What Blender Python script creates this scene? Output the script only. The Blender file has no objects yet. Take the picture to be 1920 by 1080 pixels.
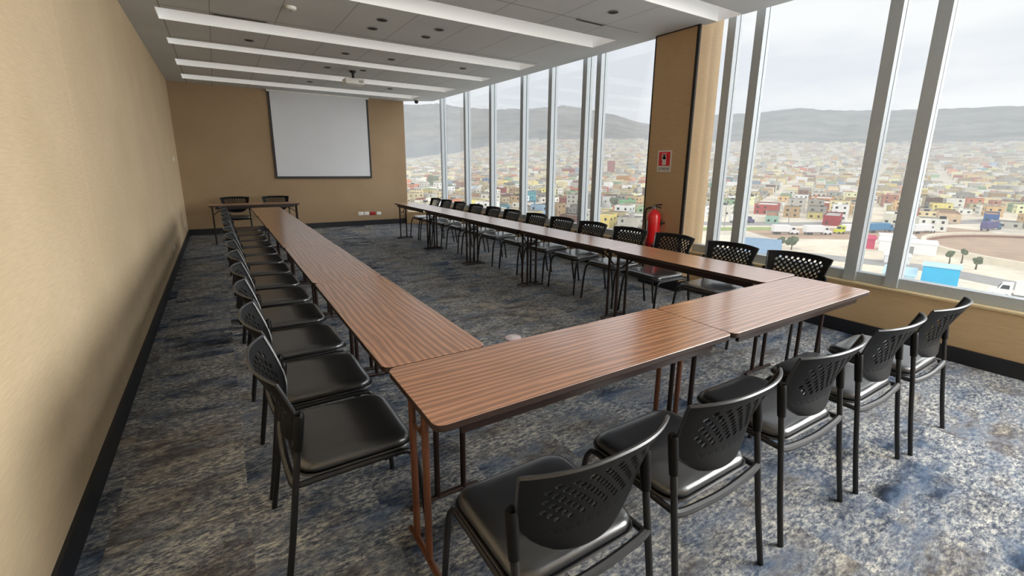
import bpy, bmesh, math, random
from mathutils import Vector, Matrix
random.seed(11)
sc = bpy.context.scene
COL = sc.collection
PI = math.pi

# ------------------------------------------------------------------ helpers
def lin(c):
    def f(v):
        v /= 255.0
        return v / 12.92 if v <= .04045 else ((v + .055) / 1.055) ** 2.4
    return (f(c[0]), f(c[1]), f(c[2]), 1.0)

def link(name, bm, mats, parent=None, smooth=False):
    me = bpy.data.meshes.new(name)
    bm.normal_update()
    bm.to_mesh(me); bm.free()
    for m in (mats if isinstance(mats, (list, tuple)) else [mats]):
        me.materials.append(m)
    if smooth:
        for p in me.polygons: p.use_smooth = True
        try: me.set_sharp_from_angle(angle=math.radians(40))
        except Exception: pass
    o = bpy.data.objects.new(name, me); COL.objects.link(o)
    if parent: o.parent = parent
    return o

def tag(o, label, cat, group=None, kind=None):
    o['label'] = label; o['category'] = cat
    if group: o['group'] = group
    if kind: o['kind'] = kind
    return o

def thing(name, label, cat, loc=(0, 0, 0), rz=0, group=None):
    o = bpy.data.objects.new(name, None); COL.objects.link(o)
    o.empty_display_size = .1
    o.location = loc; o.rotation_euler = (0, 0, rz)
    return tag(o, label, cat, group)

def struct(name, bm, mats, parent=None, smooth=False):
    o = link(name, bm, mats, parent, smooth)
    if parent is None: o['kind'] = 'structure'
    return o

def copy_tree(o, loc, rz, label, group=None):
    r = o.copy(); COL.objects.link(r)
    r.location = loc; r.rotation_euler = (0, 0, rz); r['label'] = label
    if group: r['group'] = group
    for ch in list(o.children):
        c = ch.copy(); COL.objects.link(c); c.parent = r
        for g in list(ch.children):
            d = g.copy(); COL.objects.link(d); d.parent = c
    return r

def B(): return bmesh.new()

def box(bm, x0, x1, y0, y1, z0, z1, mi=0, bev=0):
    vs = [bm.verts.new(p) for p in ((x0,y0,z0),(x1,y0,z0),(x1,y1,z0),(x0,y1,z0),(x0,y0,z1),(x1,y0,z1),(x1,y1,z1),(x0,y1,z1))]
    fs = []
    for q in ((3,2,1,0),(4,5,6,7),(0,1,5,4),(1,2,6,5),(2,3,7,6),(3,0,4,7)):
        f = bm.faces.new([vs[i] for i in q]); f.material_index = mi; fs.append(f)
    if bev:
        es = list({e for f in fs for e in f.edges})
        r = bmesh.ops.bevel(bm, geom=es, offset=bev, segments=2, profile=.6, affect='EDGES', clamp_overlap=True)
        for f in r['faces']: f.material_index = mi
    return vs

def tube(bm, pts, r, n=10, mi=0, sub=4, caps=True, rs=None):
    # smooth path through pts (Catmull-Rom), parallel transported frame
    P = [Vector(p) for p in pts]
    path = []; rad = []
    R_ = rs or [r] * len(P)
    for i in range(len(P) - 1):
        p0 = P[max(i-1, 0)]; p1 = P[i]; p2 = P[i+1]; p3 = P[min(i+2, len(P)-1)]
        for k in range(sub):
            t = k / sub
            path.append(.5*((2*p1)+(p2-p0)*t+(2*p0-5*p1+4*p2-p3)*t*t+(3*p1-p0-3*p2+p3)*t**3)); rad.append(R_[i]*(1-t)+R_[i+1]*t)
    path.append(P[-1]); rad.append(R_[-1])
    rings = []; nrm = None
    for i, p in enumerate(path):
        t = (path[min(i+1, len(path)-1)] - path[max(i-1, 0)]).normalized()
        if nrm is None:
            a = Vector((0,0,1)) if abs(t.z) < .9 else Vector((1,0,0))
            nrm = t.cross(a).normalized()
        else:
            nrm = (nrm - t * nrm.dot(t)).normalized()
        b = t.cross(nrm)
        rings.append([bm.verts.new(p + (nrm*math.cos(2*PI*k/n) + b*math.sin(2*PI*k/n)) * rad[i]) for k in range(n)])
    for a, b in zip(rings, rings[1:]):
        for k in range(n):
            f = bm.faces.new((a[k], a[(k+1)%n], b[(k+1)%n], b[k])); f.material_index = mi
    if caps:
        f = bm.faces.new(rings[0][::-1]); f.material_index = mi
        f = bm.faces.new(rings[-1]); f.material_index = mi

def lathe(bm, prof, n=20, o=(0,0,0), mi=0, axis='z'):
    rings = []
    for r, z in prof:
        ring = []
        for k in range(n):
            a = 2*PI*k/n
            p = (r*math.cos(a), r*math.sin(a), z)
            if axis == 'y': p = (p[0], p[2], p[1])
            if axis == 'x': p = (p[2], p[0], p[1])
            ring.append(bm.verts.new((p[0]+o[0], p[1]+o[1], p[2]+o[2])))
        rings.append(ring)
    for a, b in zip(rings, rings[1:]):
        for k in range(n):
            f = bm.faces.new((a[k], a[(k+1)%n], b[(k+1)%n], b[k])); f.material_index = mi
    bm.faces.new(rings[0][::-1]).material_index = mi
    bm.faces.new(rings[-1]).material_index = mi
    bmesh.ops.recalc_face_normals(bm, faces=bm.faces[:])

def rrect(w, d, r, n=6):
    out = []
    for cx, cy, a0 in ((w-r, d-r, 0), (-w+r, d-r, 90), (-w+r, -d+r, 180), (w-r, -d+r, 270)):
        for k in range(n+1):
            a = math.radians(a0 + 90*k/n); out.append((cx + r*math.cos(a), cy + r*math.sin(a)))
    return out

def loft(bm, rings, mi=0, cap0=True, cap1=True):
    rr = [[bm.verts.new(p) for p in ring] for ring in rings]
    n = len(rr[0])
    for a, b in zip(rr, rr[1:]):
        for k in range(n):
            bm.faces.new((a[k], a[(k+1)%n], b[(k+1)%n], b[k])).material_index = mi
    if cap0: bm.faces.new(rr[0][::-1]).material_index = mi
    if cap1: bm.faces.new(rr[-1]).material_index = mi

# ------------------------------------------------------------------ materials
class N:
    def __init__(self, name):
        self.m = bpy.data.materials.new(name); self.m.use_nodes = True
        self.t = self.m.node_tree; self.b = self.t.nodes['Principled BSDF']; self.out = self.t.nodes['Material Output']
    def n(self, typ, **kw):
        nd = self.t.nodes.new(typ)
        for k, v in kw.items():
            if k.startswith('_'): setattr(nd, k[1:], v)
            else: nd.inputs[k.replace('__', ' ')].default_value = v
        return nd
    def l(self, a, b): self.t.links.new(a, b)
    def ramp(self, fac, stops):
        r = self.t.nodes.new('ShaderNodeValToRGB'); e = r.color_ramp.elements
        while len(e) < len(stops): e.new(.5)
        for el, (p, c) in zip(e, stops): el.position = p; el.color = c if len(c) == 4 else lin(c)
        self.l(fac, r.inputs[0]); return r.outputs[0]
    def mix(self, fac, a, b, mode='MIX'):
        x = self.t.nodes.new('ShaderNodeMix'); x.data_type = 'RGBA'; x.blend_type = mode
        for sock, v in ((x.inputs[0], fac), (x.inputs[6], a), (x.inputs[7], b)):
            if hasattr(v, 'node'): self.l(v, sock)
            else: sock.default_value = v
        return x.outputs[2]
    def math(self, op, a, b=None):
        x = self.t.nodes.new('ShaderNodeMath'); x.operation = op
        for s, v in zip(x.inputs, (a, b)):
            if v is None: continue
            if hasattr(v, 'node'): self.l(v, s)
            else: s.default_value = v
        return x.outputs[0]

def simple(name, rgb, rough=.5, metal=0, spec=.5, var=.06, scale=30, bump=0, coat=0):
    k = N(name)
    tc = k.n('ShaderNodeTexCoord')
    nz = k.n('ShaderNodeTexNoise', Scale=scale, Detail=3.0)
    k.l(tc.outputs['Object'], nz.inputs['Vector'])
    c = lin(rgb)
    lo = tuple(v*(1-var) for v in c[:3]) + (1,); hi = tuple(min(1, v*(1+var)) for v in c[:3]) + (1,)
    k.l(k.ramp(nz.outputs['Fac'], [(.3, lo), (.7, hi)]), k.b.inputs['Base Color'])
    k.b.inputs['Roughness'].default_value = rough; k.b.inputs['Metallic'].default_value = metal
    k.b.inputs['Specular IOR Level'].default_value = spec
    if coat: k.b.inputs['Coat Weight'].default_value = coat; k.b.inputs['Coat Roughness'].default_value = .15
    if bump:
        bp = k.n('ShaderNodeBump', Strength=bump, Distance=.002); k.l(nz.outputs['Fac'], bp.inputs['Height']); k.l(bp.outputs[0], k.b.inputs['Normal'])
    return k.m

def wall_mat(name, rgb, seams=None):
    k = N(name)
    g = k.n('ShaderNodeNewGeometry')
    mp = k.n('ShaderNodeMapping'); mp.inputs['Scale'].default_value = (9, 9, 120)
    k.l(g.outputs['Position'], mp.inputs[0])
    n1 = k.n('ShaderNodeTexNoise', Scale=1.0, Detail=4.0, Roughness=.7); k.l(mp.outputs[0], n1.inputs['Vector'])
    n2 = k.n('ShaderNodeTexNoise', Scale=1.3, Detail=3.0); k.l(g.outputs['Position'], n2.inputs['Vector'])
    c = lin(rgb)
    a = k.ramp(n1.outputs['Fac'], [(.25, tuple(v*.88 for v in c[:3])+(1,)), (.75, tuple(v*1.1 for v in c[:3])+(1,))])
    b = k.ramp(n2.outputs['Fac'], [(.3, (.92,.91,.89,1)), (.7, (1.04,1.04,1.05,1))])
    col = k.mix(1.0, a, b, 'MULTIPLY')
    if seams:
        sp = k.n('ShaderNodeSeparateXYZ'); k.l(g.outputs['Position'], sp.inputs[0])
        f = None
        for ax, p, w in seams:
            d = k.math('LESS_THAN', k.math('ABSOLUTE', k.math('SUBTRACT', sp.outputs[ax], p)), w)
            f = d if f is None else k.math('MAXIMUM', f, d)
        col = k.mix(k.math('MULTIPLY', f, .55), col, lin((225,205,165)))
    k.l(col, k.b.inputs['Base Color'])
    k.b.inputs['Roughness'].default_value = .62; k.b.inputs['Specular IOR Level'].default_value = .25
    bp = k.n('ShaderNodeBump', Strength=.15, Distance=.002); k.l(n1.outputs['Fac'], bp.inputs['Height']); k.l(bp.outputs[0], k.b.inputs['Normal'])
    return k.m

def carpet_mat():
    k = N('carpet_tiles')
    g = k.n('ShaderNodeNewGeometry')
    mp = k.n('ShaderNodeMapping'); mp.inputs['Rotation'].default_value = (0, 0, PI/2); mp.inputs['Location'].default_value = (.07, .41, 0)
    k.l(g.outputs['Position'], mp.inputs[0])
    br = k.n('ShaderNodeTexBrick'); br.offset = .45
    br.inputs['Color1'].default_value = (0,0,0,1); br.inputs['Color2'].default_value = (1,1,1,1); br.inputs['Mortar'].default_value = (.5,.5,.5,1)
    br.inputs['Scale'].default_value = 1; br.inputs['Mortar Size'].default_value = .0; br.inputs['Bias'].default_value = 0
    br.inputs['Brick Width'].default_value = 1.03; br.inputs['Row Height'].default_value = .5
    k.l(mp.outputs[0], br.inputs['Vector'])
    rnd = br.outputs['Color']
    sc_ = k.n('ShaderNodeVectorMath', _operation='SCALE'); k.l(rnd, sc_.inputs[0]); sc_.inputs['Scale'].default_value = 37.0
    ms = k.n('ShaderNodeMapping'); ms.inputs['Scale'].default_value = (1.0, 2.3, 1); ms.inputs['Rotation'].default_value = (0, 0, -.12)
    k.l(g.outputs['Position'], ms.inputs[0])
    ad = k.n('ShaderNodeVectorMath', _operation='ADD'); k.l(ms.outputs[0], ad.inputs[0]); k.l(sc_.outputs[0], ad.inputs[1])
    n1 = k.n('ShaderNodeTexNoise', Scale=1.9, Detail=9.0, Roughness=.68, Distortion=.3); k.l(ad.outputs[0], n1.inputs['Vector'])
    n2 = k.n('ShaderNodeTexNoise', Scale=26.0, Detail=8.0, Roughness=.8, Distortion=.25); k.l(ad.outputs[0], n2.inputs['Vector'])
    n3 = k.n('ShaderNodeTexNoise', Scale=2.6, Detail=5.0, Roughness=.6); 
    a3 = k.n('ShaderNodeVectorMath', _operation='ADD'); k.l(ad.outputs[0], a3.inputs[0]); a3.inputs[1].default_value = (13, 7, 3)
    k.l(a3.outputs[0], n3.inputs['Vector'])
    f1 = k.math('ADD', n1.outputs['Fac'], k.math('MULTIPLY', k.math('SUBTRACT', rnd, .5), .24))
    base = k.ramp(f1, CARPET_BASE)
    mott = k.ramp(n2.outputs['Fac'], [(.30, (36,38,46)), (.44, (90,95,104)), (.52, (142,144,144)), (.62, (204,199,182)), (.8, (124,116,108))])
    fm = k.ramp(n3.outputs['Fac'], [(.36, (0,0,0,1)), (.60, (.85,.85,.85,1))])
    col = k.mix(fm, base, mott)
    sp = k.ramp(n2.outputs['Fac'], [(.36, (.55,.57,.62,1)), (.5, (1,1,1,1)), (.68, (1.35,1.32,1.25,1))])
    col = k.mix(.75, col, sp, 'MULTIPLY')
    col = k.mix(1.0, col, (CARPET_K, CARPET_K, CARPET_K*1.02, 1), 'MULTIPLY')
    k.l(col, k.b.inputs['Base Color'])
    k.b.inputs['Roughness'].default_value = .95; k.b.inputs['Specular IOR Level'].default_value = .1
    n4 = k.n('ShaderNodeTexNoise', Scale=260.0, Detail=2.0); k.l(g.outputs['Position'], n4.inputs['Vector'])
    bp = k.n('ShaderNodeBump', Strength=.5, Distance=.004); k.l(n4.outputs['Fac'], bp.inputs['Height']); k.l(bp.outputs[0], k.b.inputs['Normal'])
    return k.m
CARPET_BASE = [(.30, (28,32,40)), (.40, (50,62,80)), (.47, (82,96,114)), (.54, (108,111,116)), (.62, (76,72,70)), (.70, (150,144,132))]
CARPET_K = 1.05

def wood_mat():
    k = N('walnut_laminate')
    tc = k.n('ShaderNodeTexCoord'); oi = k.n('ShaderNodeObjectInfo')
    rv = k.n('ShaderNodeCombineXYZ'); 
    r10 = k.math('MULTIPLY', oi.outputs['Random'], 40.0)
    k.l(r10, rv.inputs[0]); k.l(r10, rv.inputs[1])
    ad = k.n('ShaderNodeVectorMath', _operation='ADD'); k.l(tc.outputs['Object'], ad.inputs[0]); k.l(rv.outputs[0], ad.inputs[1])
    mp = k.n('ShaderNodeMapping'); mp.inputs['Scale'].default_value = (.10, 1, 1); k.l(ad.outputs[0], mp.inputs[0])
    wv = k.n('ShaderNodeTexWave', _wave_type='BANDS', _bands_direction='Y', Scale=10.0, Distortion=9.0, Detail=4.0); wv.inputs['Detail Scale'].default_value = 1.1; wv.inputs['Detail Roughness'].default_value = .55
    k.l(mp.outputs[0], wv.inputs['Vector'])
    mp2 = k.n('ShaderNodeMapping'); mp2.inputs['Scale'].default_value = (5, 130, 1); k.l(ad.outputs[0], mp2.inputs[0])
    n2 = k.n('ShaderNodeTexNoise', Scale=1.0, Detail=3.0); k.l(mp2.outputs[0], n2.inputs['Vector'])
    c1 = k.ramp(wv.outputs['Color'], [(.0, (138,92,60)), (.35, (156,104,70)), (.65, (172,118,81)), (1.0, (192,136,96))])
    c2 = k.ramp(n2.outputs['Fac'], [(.3, (.84,.83,.82,1)), (.7, (1.1,1.1,1.1,1))])
    k.l(k.mix(.8, c1, c2, 'MULTIPLY'), k.b.inputs['Base Color'])
    k.b.inputs['Roughness'].default_value = .3; k.b.inputs['Specular IOR Level'].default_value = .6
    k.b.inputs['Coat Weight'].default_value = 1.0; k.b.inputs['Coat Roughness'].default_value = .2; k.b.inputs['Coat IOR'].default_value = 2.15
    return k.m

def ceiling_mat():
    k = N('ceiling_panel')
    g = k.n('ShaderNodeNewGeometry'); sp = k.n('ShaderNodeSeparateXYZ'); k.l(g.outputs['Position'], sp.inputs[0])
    fx = k.math('ABSOLUTE', k.math('SUBTRACT', k.math('FRACT', k.math('DIVIDE', k.math('SUBTRACT', sp.outputs[0], .76), .62)), .5))
    seam = k.math('GREATER_THAN', fx, .491)
    inside = k.math('MULTIPLY', k.math('GREATER_THAN', sp.outputs[0], .30), k.math('LESS_THAN', sp.outputs[0], 5.0))
    edge = k.math('LESS_THAN', k.math('ABSOLUTE', k.math('SUBTRACT', sp.outputs[0], .33)), .008)
    fy = None
    for yy in (2.75, 4.19, 6.24, 7.66, 9.1, 10.5):
        d = k.math('LESS_THAN', k.math('ABSOLUTE', k.math('SUBTRACT', sp.outputs[1], yy)), .011)
        fy = d if fy is None else k.math('MAXIMUM', fy, d)
    f = k.math('MAXIMUM', k.math('MULTIPLY', seam, inside), k.math('MAXIMUM', edge, k.math('MULTIPLY', fy, inside)))
    nz = k.n('ShaderNodeTexNoise', Scale=1.4, Detail=3.0); k.l(g.outputs['Position'], nz.inputs['Vector'])
    c = k.ramp(nz.outputs['Fac'], [(.3, (200,205,208)), (.7, (210,215,218))])
    k.l(k.mix(k.math('MULTIPLY', f, .45), c, lin((70,70,68))), k.b.inputs['Base Color'])
    k.b.inputs['Roughness'].default_value = .8; k.b.inputs['Specular IOR Level'].default_value = .2
    return k.m

def glass_mat():
    k = N('window_glass')
    tr = k.n('ShaderNodeBsdfTransparent'); tr.inputs[0].default_value = (.97,.985,.98,1)
    gl = k.n('ShaderNodeBsdfGlossy'); gl.inputs['Roughness'].default_value = .0
    fr = k.n('ShaderNodeFresnel'); fr.inputs['IOR'].default_value = 1.45
    mx = k.n('ShaderNodeMixShader'); k.l(k.math('MULTIPLY', fr.outputs[0], .13), mx.inputs[0]); k.l(tr.outputs[0], mx.inputs[1]); k.l(gl.outputs[0], mx.inputs[2])
    k.l(mx.outputs[0], k.out.inputs['Surface'])
    return k.m

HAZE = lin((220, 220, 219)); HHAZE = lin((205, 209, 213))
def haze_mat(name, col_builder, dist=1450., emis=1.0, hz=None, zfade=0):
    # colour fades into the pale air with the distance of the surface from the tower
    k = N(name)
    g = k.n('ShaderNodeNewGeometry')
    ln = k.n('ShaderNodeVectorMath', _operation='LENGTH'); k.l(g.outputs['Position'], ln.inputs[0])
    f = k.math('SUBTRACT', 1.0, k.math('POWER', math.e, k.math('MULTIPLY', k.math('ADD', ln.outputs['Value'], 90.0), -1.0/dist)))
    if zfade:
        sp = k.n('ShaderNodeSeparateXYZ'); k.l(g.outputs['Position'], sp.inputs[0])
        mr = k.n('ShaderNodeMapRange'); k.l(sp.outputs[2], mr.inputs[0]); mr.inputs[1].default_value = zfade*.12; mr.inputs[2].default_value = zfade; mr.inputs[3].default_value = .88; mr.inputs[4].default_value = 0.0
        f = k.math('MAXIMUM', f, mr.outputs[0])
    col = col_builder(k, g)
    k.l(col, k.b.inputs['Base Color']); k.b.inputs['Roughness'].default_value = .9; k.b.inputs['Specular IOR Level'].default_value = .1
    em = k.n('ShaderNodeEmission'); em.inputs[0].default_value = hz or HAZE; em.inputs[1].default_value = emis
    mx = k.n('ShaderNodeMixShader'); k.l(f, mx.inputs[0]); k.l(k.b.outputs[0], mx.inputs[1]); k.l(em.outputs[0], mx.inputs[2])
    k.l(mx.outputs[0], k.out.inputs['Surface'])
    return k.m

def out_simple(name, rgb, var=.15, scale=.4):
    def cb(k, g):
        nz = k.n('ShaderNodeTexNoise', Scale=scale, Detail=4.0); k.l(g.outputs['Position'], nz.inputs['Vector'])
        c = lin(rgb)
        return k.ramp(nz.outputs['Fac'], [(.3, tuple(v*(1-var) for v in c[:3])+(1,)), (.7, tuple(min(1, v*(1+var)) for v in c[:3])+(1,))])
    return haze_mat(name, cb)

M = {}
M['wall'] = wall_mat('beige_wall_covering', (206,186,154), [(1, 1.14, .006), (1, 3.575, .006), (1, 6.01, .006), (1, 8.45, .006)])
M['backwall'] = wall_mat('tan_wall_covering', (160,137,108))
M['pillar'] = wall_mat('pillar_panel', (190,164,128))
M['lowwall'] = wall_mat('low_wall_panel', (206,178,138))
M['sillwood'] = simple('pale_sill', (226,204,160), .5)
M['black_base'] = simple('baseboard_black', (20,22,28), .45)
M['groove'] = simple('groove_black', (22,16,12), .6)
M['carpet'] = carpet_mat()
M['wood'] = wood_mat()
M['edge'] = simple('table_edge_band', (44,30,24), .45)
M['steel'] = simple('brown_black_steel', (40,27,23), .38, .3)
M['lit_steel'] = simple('lit_brown_steel', (92,54,34), .4, .1)  # same leg steel, its base colour lightened to imitate light on the nearest legs
M['ceiling'] = ceiling_mat()
M['cove'] = simple('cove_white_glow', (246,247,246), .7, var=.02)
_b = M['cove'].node_tree.nodes['Principled BSDF']; _b.inputs['Emission Color'].default_value = (1, 1, 1, 1); _b.inputs['Emission Strength'].default_value = .13  # slight glow added to the white cove faces to brighten them
M['alu'] = simple('aluminium', (182,189,193), .45, .2, var=.03)
M['alu_dark'] = simple('aluminium_gasket', (70,74,74), .5)
M['glass'] = glass_mat()
M['vinyl'] = simple('black_vinyl', (30,31,34), .36, spec=1.0, var=.05, scale=200, bump=.06, coat=.6)
M['plastic'] = simple('black_plastic', (11,11,12), .5, spec=.2)
M['rim'] = simple('charcoal_rim', (40,41,43), .36, spec=.6)
M['tubeblk'] = simple('black_tube', (19,19,21), .38, spec=.5)
M['white'] = simple('white_plastic', (228,228,222), .4)
M['screenw'] = simple('screen_fabric', (214,217,222), .8, var=.02, scale=2)
M['black'] = simple('matt_black', (12,12,13), .5)
M['red'] = simple('extinguisher_red', (206,20,26), .28, coat=.4)
M['dred'] = simple('dark_red', (150,16,20), .4)
M['sred'] = simple('sign_red', (214,30,44), .5)
M['grey'] = simple('mid_grey', (120,120,118), .5)
M['pinkw'] = simple('pinkish_white', (232,214,218), .4)
M['dial'] = simple('dark_well', (14,14,14), .7)

# ------------------------------------------------------------------ camera
yaw, pitch, roll = (math.radians(v) for v in (32.94, -12.907, .6527))
fwd = Vector((math.sin(yaw)*math.cos(pitch), math.cos(yaw)*math.cos(pitch), math.sin(pitch)))
rt = Vector((math.cos(yaw), -math.sin(yaw), 0)); up = rt.cross(fwd)
r2 = rt*math.cos(roll) + up*math.sin(roll); u2 = up*math.cos(roll) - rt*math.sin(roll)
cd = bpy.data.cameras.new('camera'); cam = bpy.data.objects.new('camera', cd); COL.objects.link(cam)
cam.matrix_world = Matrix(((r2.x,u2.x,-fwd.x,.6327),(r2.y,u2.y,-fwd.y,0),(r2.z,u2.z,-fwd.z,1.5142),(0,0,0,1)))
cd.sensor_fit = 'HORIZONTAL'; cd.sensor_width = 36; cd.lens = 856.5/1920*36
cd.shift_x = (960-970.4)/1920; cd.shift_y = (506.9-540)/1920
cd.clip_start = .05; cd.clip_end = 20000
sc.camera = cam

# ------------------------------------------------------------------ room shell
H = 3.06; L = 11.77; XW = 5.50; YB = -4.0; XC = 5.38; XG = 5.60
bm = B(); box(bm, -.2, XW+.25, YB-.2, L+.3, -.3, 0); struct('floor', bm, M['carpet'])
bm = B(); box(bm, -.2, 0, YB-.2, L+.2, 0, 3.95); struct('wall_left', bm, M['wall'])
bm = B(); box(bm, 0, 4.78, L, L+.2, 0, 3.95); struct('wall_back', bm, M['backwall'])
bm = B(); box(bm, 0, XW+.2, YB-.2, YB, 0, 3.95); struct('wall_front', bm, M['wall'])
# low wall under the glazing, ends at the cut corner
bm = B(); box(bm, XW, XW+.2, YB, 11.25, 0, .48); struct('wall_right', bm, M['lowwall'])
def slab(bm, a, b, th, z0, z1, mi=0):   # vertical slab from plan point a to b, thickened outwards
    a = Vector((a[0], a[1], 0)); b = Vector((b[0], b[1], 0)); d = (b-a).normalized(); n = Vector((d.y, -d.x, 0))*th
    q = [a, b, b+n, a+n]
    lo = [bm.verts.new((p.x, p.y, z0)) for p in q]; hi = [bm.verts.new((p.x, p.y, z1)) for p in q]
    for f in ([lo[3],lo[2],lo[1],lo[0]], hi, [lo[0],lo[1],hi[1],hi[0]], [lo[1],lo[2],hi[2],hi[1]], [lo[2],lo[3],hi[3],hi[2]], [lo[3],lo[0],hi[0],hi[3]]):
        bm.faces.new(f).material_index = mi
    bmesh.ops.recalc_face_normals(bm, faces=bm.faces[:])
bm = B(); slab(bm, (XW, 11.25), (4.80, L+.02), -.15, 0, .30); struct('wall_corner', bm, M['lowwall'])
bm = B(); box(bm, 0, .016, YB, L, 0, .125); struct('baseboard_left', bm, M['black_base'])
bm = B(); box(bm, .016, 4.78, L-.016, L, 0, .125); struct('baseboard_back', bm, M['black_base'])
bm = B(); box(bm, XW-.016, XW, YB, 11.2, 0, .125); struct('baseboard_right', bm, M['black_base'])
# pillar between the two banks of windows
px0, px1, py0, py1 = 5.30, 5.72, 3.553, 4.167
bm = B(); box(bm, px0, px1, py0, py1, 0, 3.5); struct('wall_pillar', bm, M['pillar'])
bm = B(); box(bm, px0-.006, px0+.02, py0-.008, py0+.028, .125, H)
box(bm, px0-.004, px0+.01, py1-.012, py1+.004, .125, H)
box(bm, px0-.004, px0+.01, py0, py1, H-.012, H); struct('trim_1', bm, M['groove'])
bm = B(); box(bm, px0-.016, px0, py0, py1, 0, .125); box(bm, px0-.016, XW-.016, py0-.016, py0, 0, .125); struct('baseboard_pillar', bm, M['black_base'])

# ceiling with recessed coves running across the room
COVES = [(3.10, 3.40, XC), (4.58, 5.02, 5.04), (6.36, 6.84, 5.06), (7.76, 8.12, 5.04), (9.22, 9.76, 5.03), (10.68, 11.24, 4.8)]
XL = .285
def rect(bm, x0, x1, y0, y1, z, mi=0):
    bm.faces.new([bm.verts.new(p) for p in ((x0,y0,z),(x0,y1,z),(x1,y1,z),(x1,y0,z))]).material_index = mi
bm = B(); TOP = 3.55
def cut_box(bm, x0, x1, y0, y1): box(bm, x0, x1, y0, y1, H, TOP)
cut_box(bm, 0, XL, YB, L)
ys = YB
for a, b, xe in COVES:
    cut_box(bm, XL, XC, ys, a)
    if xe < XC: cut_box(bm, xe, XC, a, b)
    box(bm, XL, xe, a, b, H+.17, TOP)
    ys = b
# last bay with the cut corner at the window side
poly = [(XL, ys), (XC, ys), (XC, 11.30), (4.80, L), (XL, L)]
lo = [bm.verts.new((x, y, H)) for x, y in poly]; hi = [bm.verts.new((x, y, TOP)) for x, y in poly]
bm.faces.new(lo[::-1]); bm.faces.new(hi)
for i in range(5): bm.faces.new((lo[i], lo[(i+1)%5], hi[(i+1)%5], hi[i]))
struct('ceiling', bm, M['ceiling'])
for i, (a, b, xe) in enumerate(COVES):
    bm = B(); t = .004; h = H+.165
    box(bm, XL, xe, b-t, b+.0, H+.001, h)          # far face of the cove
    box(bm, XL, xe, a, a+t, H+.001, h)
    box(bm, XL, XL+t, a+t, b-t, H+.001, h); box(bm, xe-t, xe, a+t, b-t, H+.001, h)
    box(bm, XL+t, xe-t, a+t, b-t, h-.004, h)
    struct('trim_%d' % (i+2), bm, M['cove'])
# roof slab above the gap so no rain of light from above
bm = B(); box(bm, -.2, 6.0, YB-.2, L+1.0, 3.95, 4.1); struct('ceiling_slab', bm, M['ceiling'])

# ------------------------------------------------------------------ windows
def window(name, y0, y1, mull, end0=True):
    bm = B()
    box(bm, XW+.055, XW+.15, y0, y1, .48, .585)
    box(bm, XW+.055, XW+.15, y0, y1, 3.9, 3.98)
    w = struct(name, bm, M['alu'])
    bm = B(); box(bm, XW-.012, XW+.055, y0, y1, .48, .495); link('sill', bm, M['sillwood'], w)
    for y in mull:
        bm = B()
        box(bm, XW+.03, XW+.10, y-.048, y+.048, .50, 3.9, 0)
        box(bm, XW+.10, XW+.112, y-.04, y+.04, .50, 3.9, 1)
        box(bm, XW+.112, XW+.16, y-.048, y+.048, .50, 3.9, 0)
        link('mullion', bm, [M['alu'], M['alu_dark']], w)
    ed = [y0] + [m for m in sorted(mull)] + [y1]
    for a, b in zip(ed, ed[1:]):
        if b-a < .06: continue
        bm = B(); bm.faces.new([bm.verts.new(p) for p in ((XG+.01, a, .56), (XG+.01, b, .56), (XG+.01, b, 3.9), (XG+.01, a, 3.9))])
        link('glass_pane', bm, M['glass'], w)
    return w
window('window_1', py1, 11.25, [4.25, 5.42, 5.73, 6.61, 7.48, 8.67, 9.86, 11.2])
window('window_2', YB, py0, [-3.2, -2.9, -1.7, -1.4, -.2, .1, 1.497, 1.82, 3.0, 3.32])
a, b = Vector((XW+.06, 11.27, 0)), Vector((4.82, L+.04, 0))
bm = B(); bm.faces.new([bm.verts.new(p) for p in ((a.x, a.y, .30), (b.x, b.y, .30), (b.x, b.y, 3.9), (a.x, a.y, 3.9))])
w3 = struct('window_3', bm, M['glass'])

# ------------------------------------------------------------------ chair
def back_surface(u, v):
    # u across -1..1, v up 0..1 -> local point of the moulded back
    top = .256; low = .200
    w = low + (top-low)*v
    if v < .42:
        q = 1 - v/.42
        w *= 1 - .42*q**2.4
    z = .520 + .292*v + .010*(1-u*u)*v - .012*(1-u*u)*(1-v)
    lean = -.232 + .02*math.sin(PI*min(v, .5)) - .105*max(0, v-.2)**1.25/.8**1.25
    y = lean - .018 + .068*abs(u)**2.4*(.35+.65*v)
    return Vector((u*w, y, z))

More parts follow.
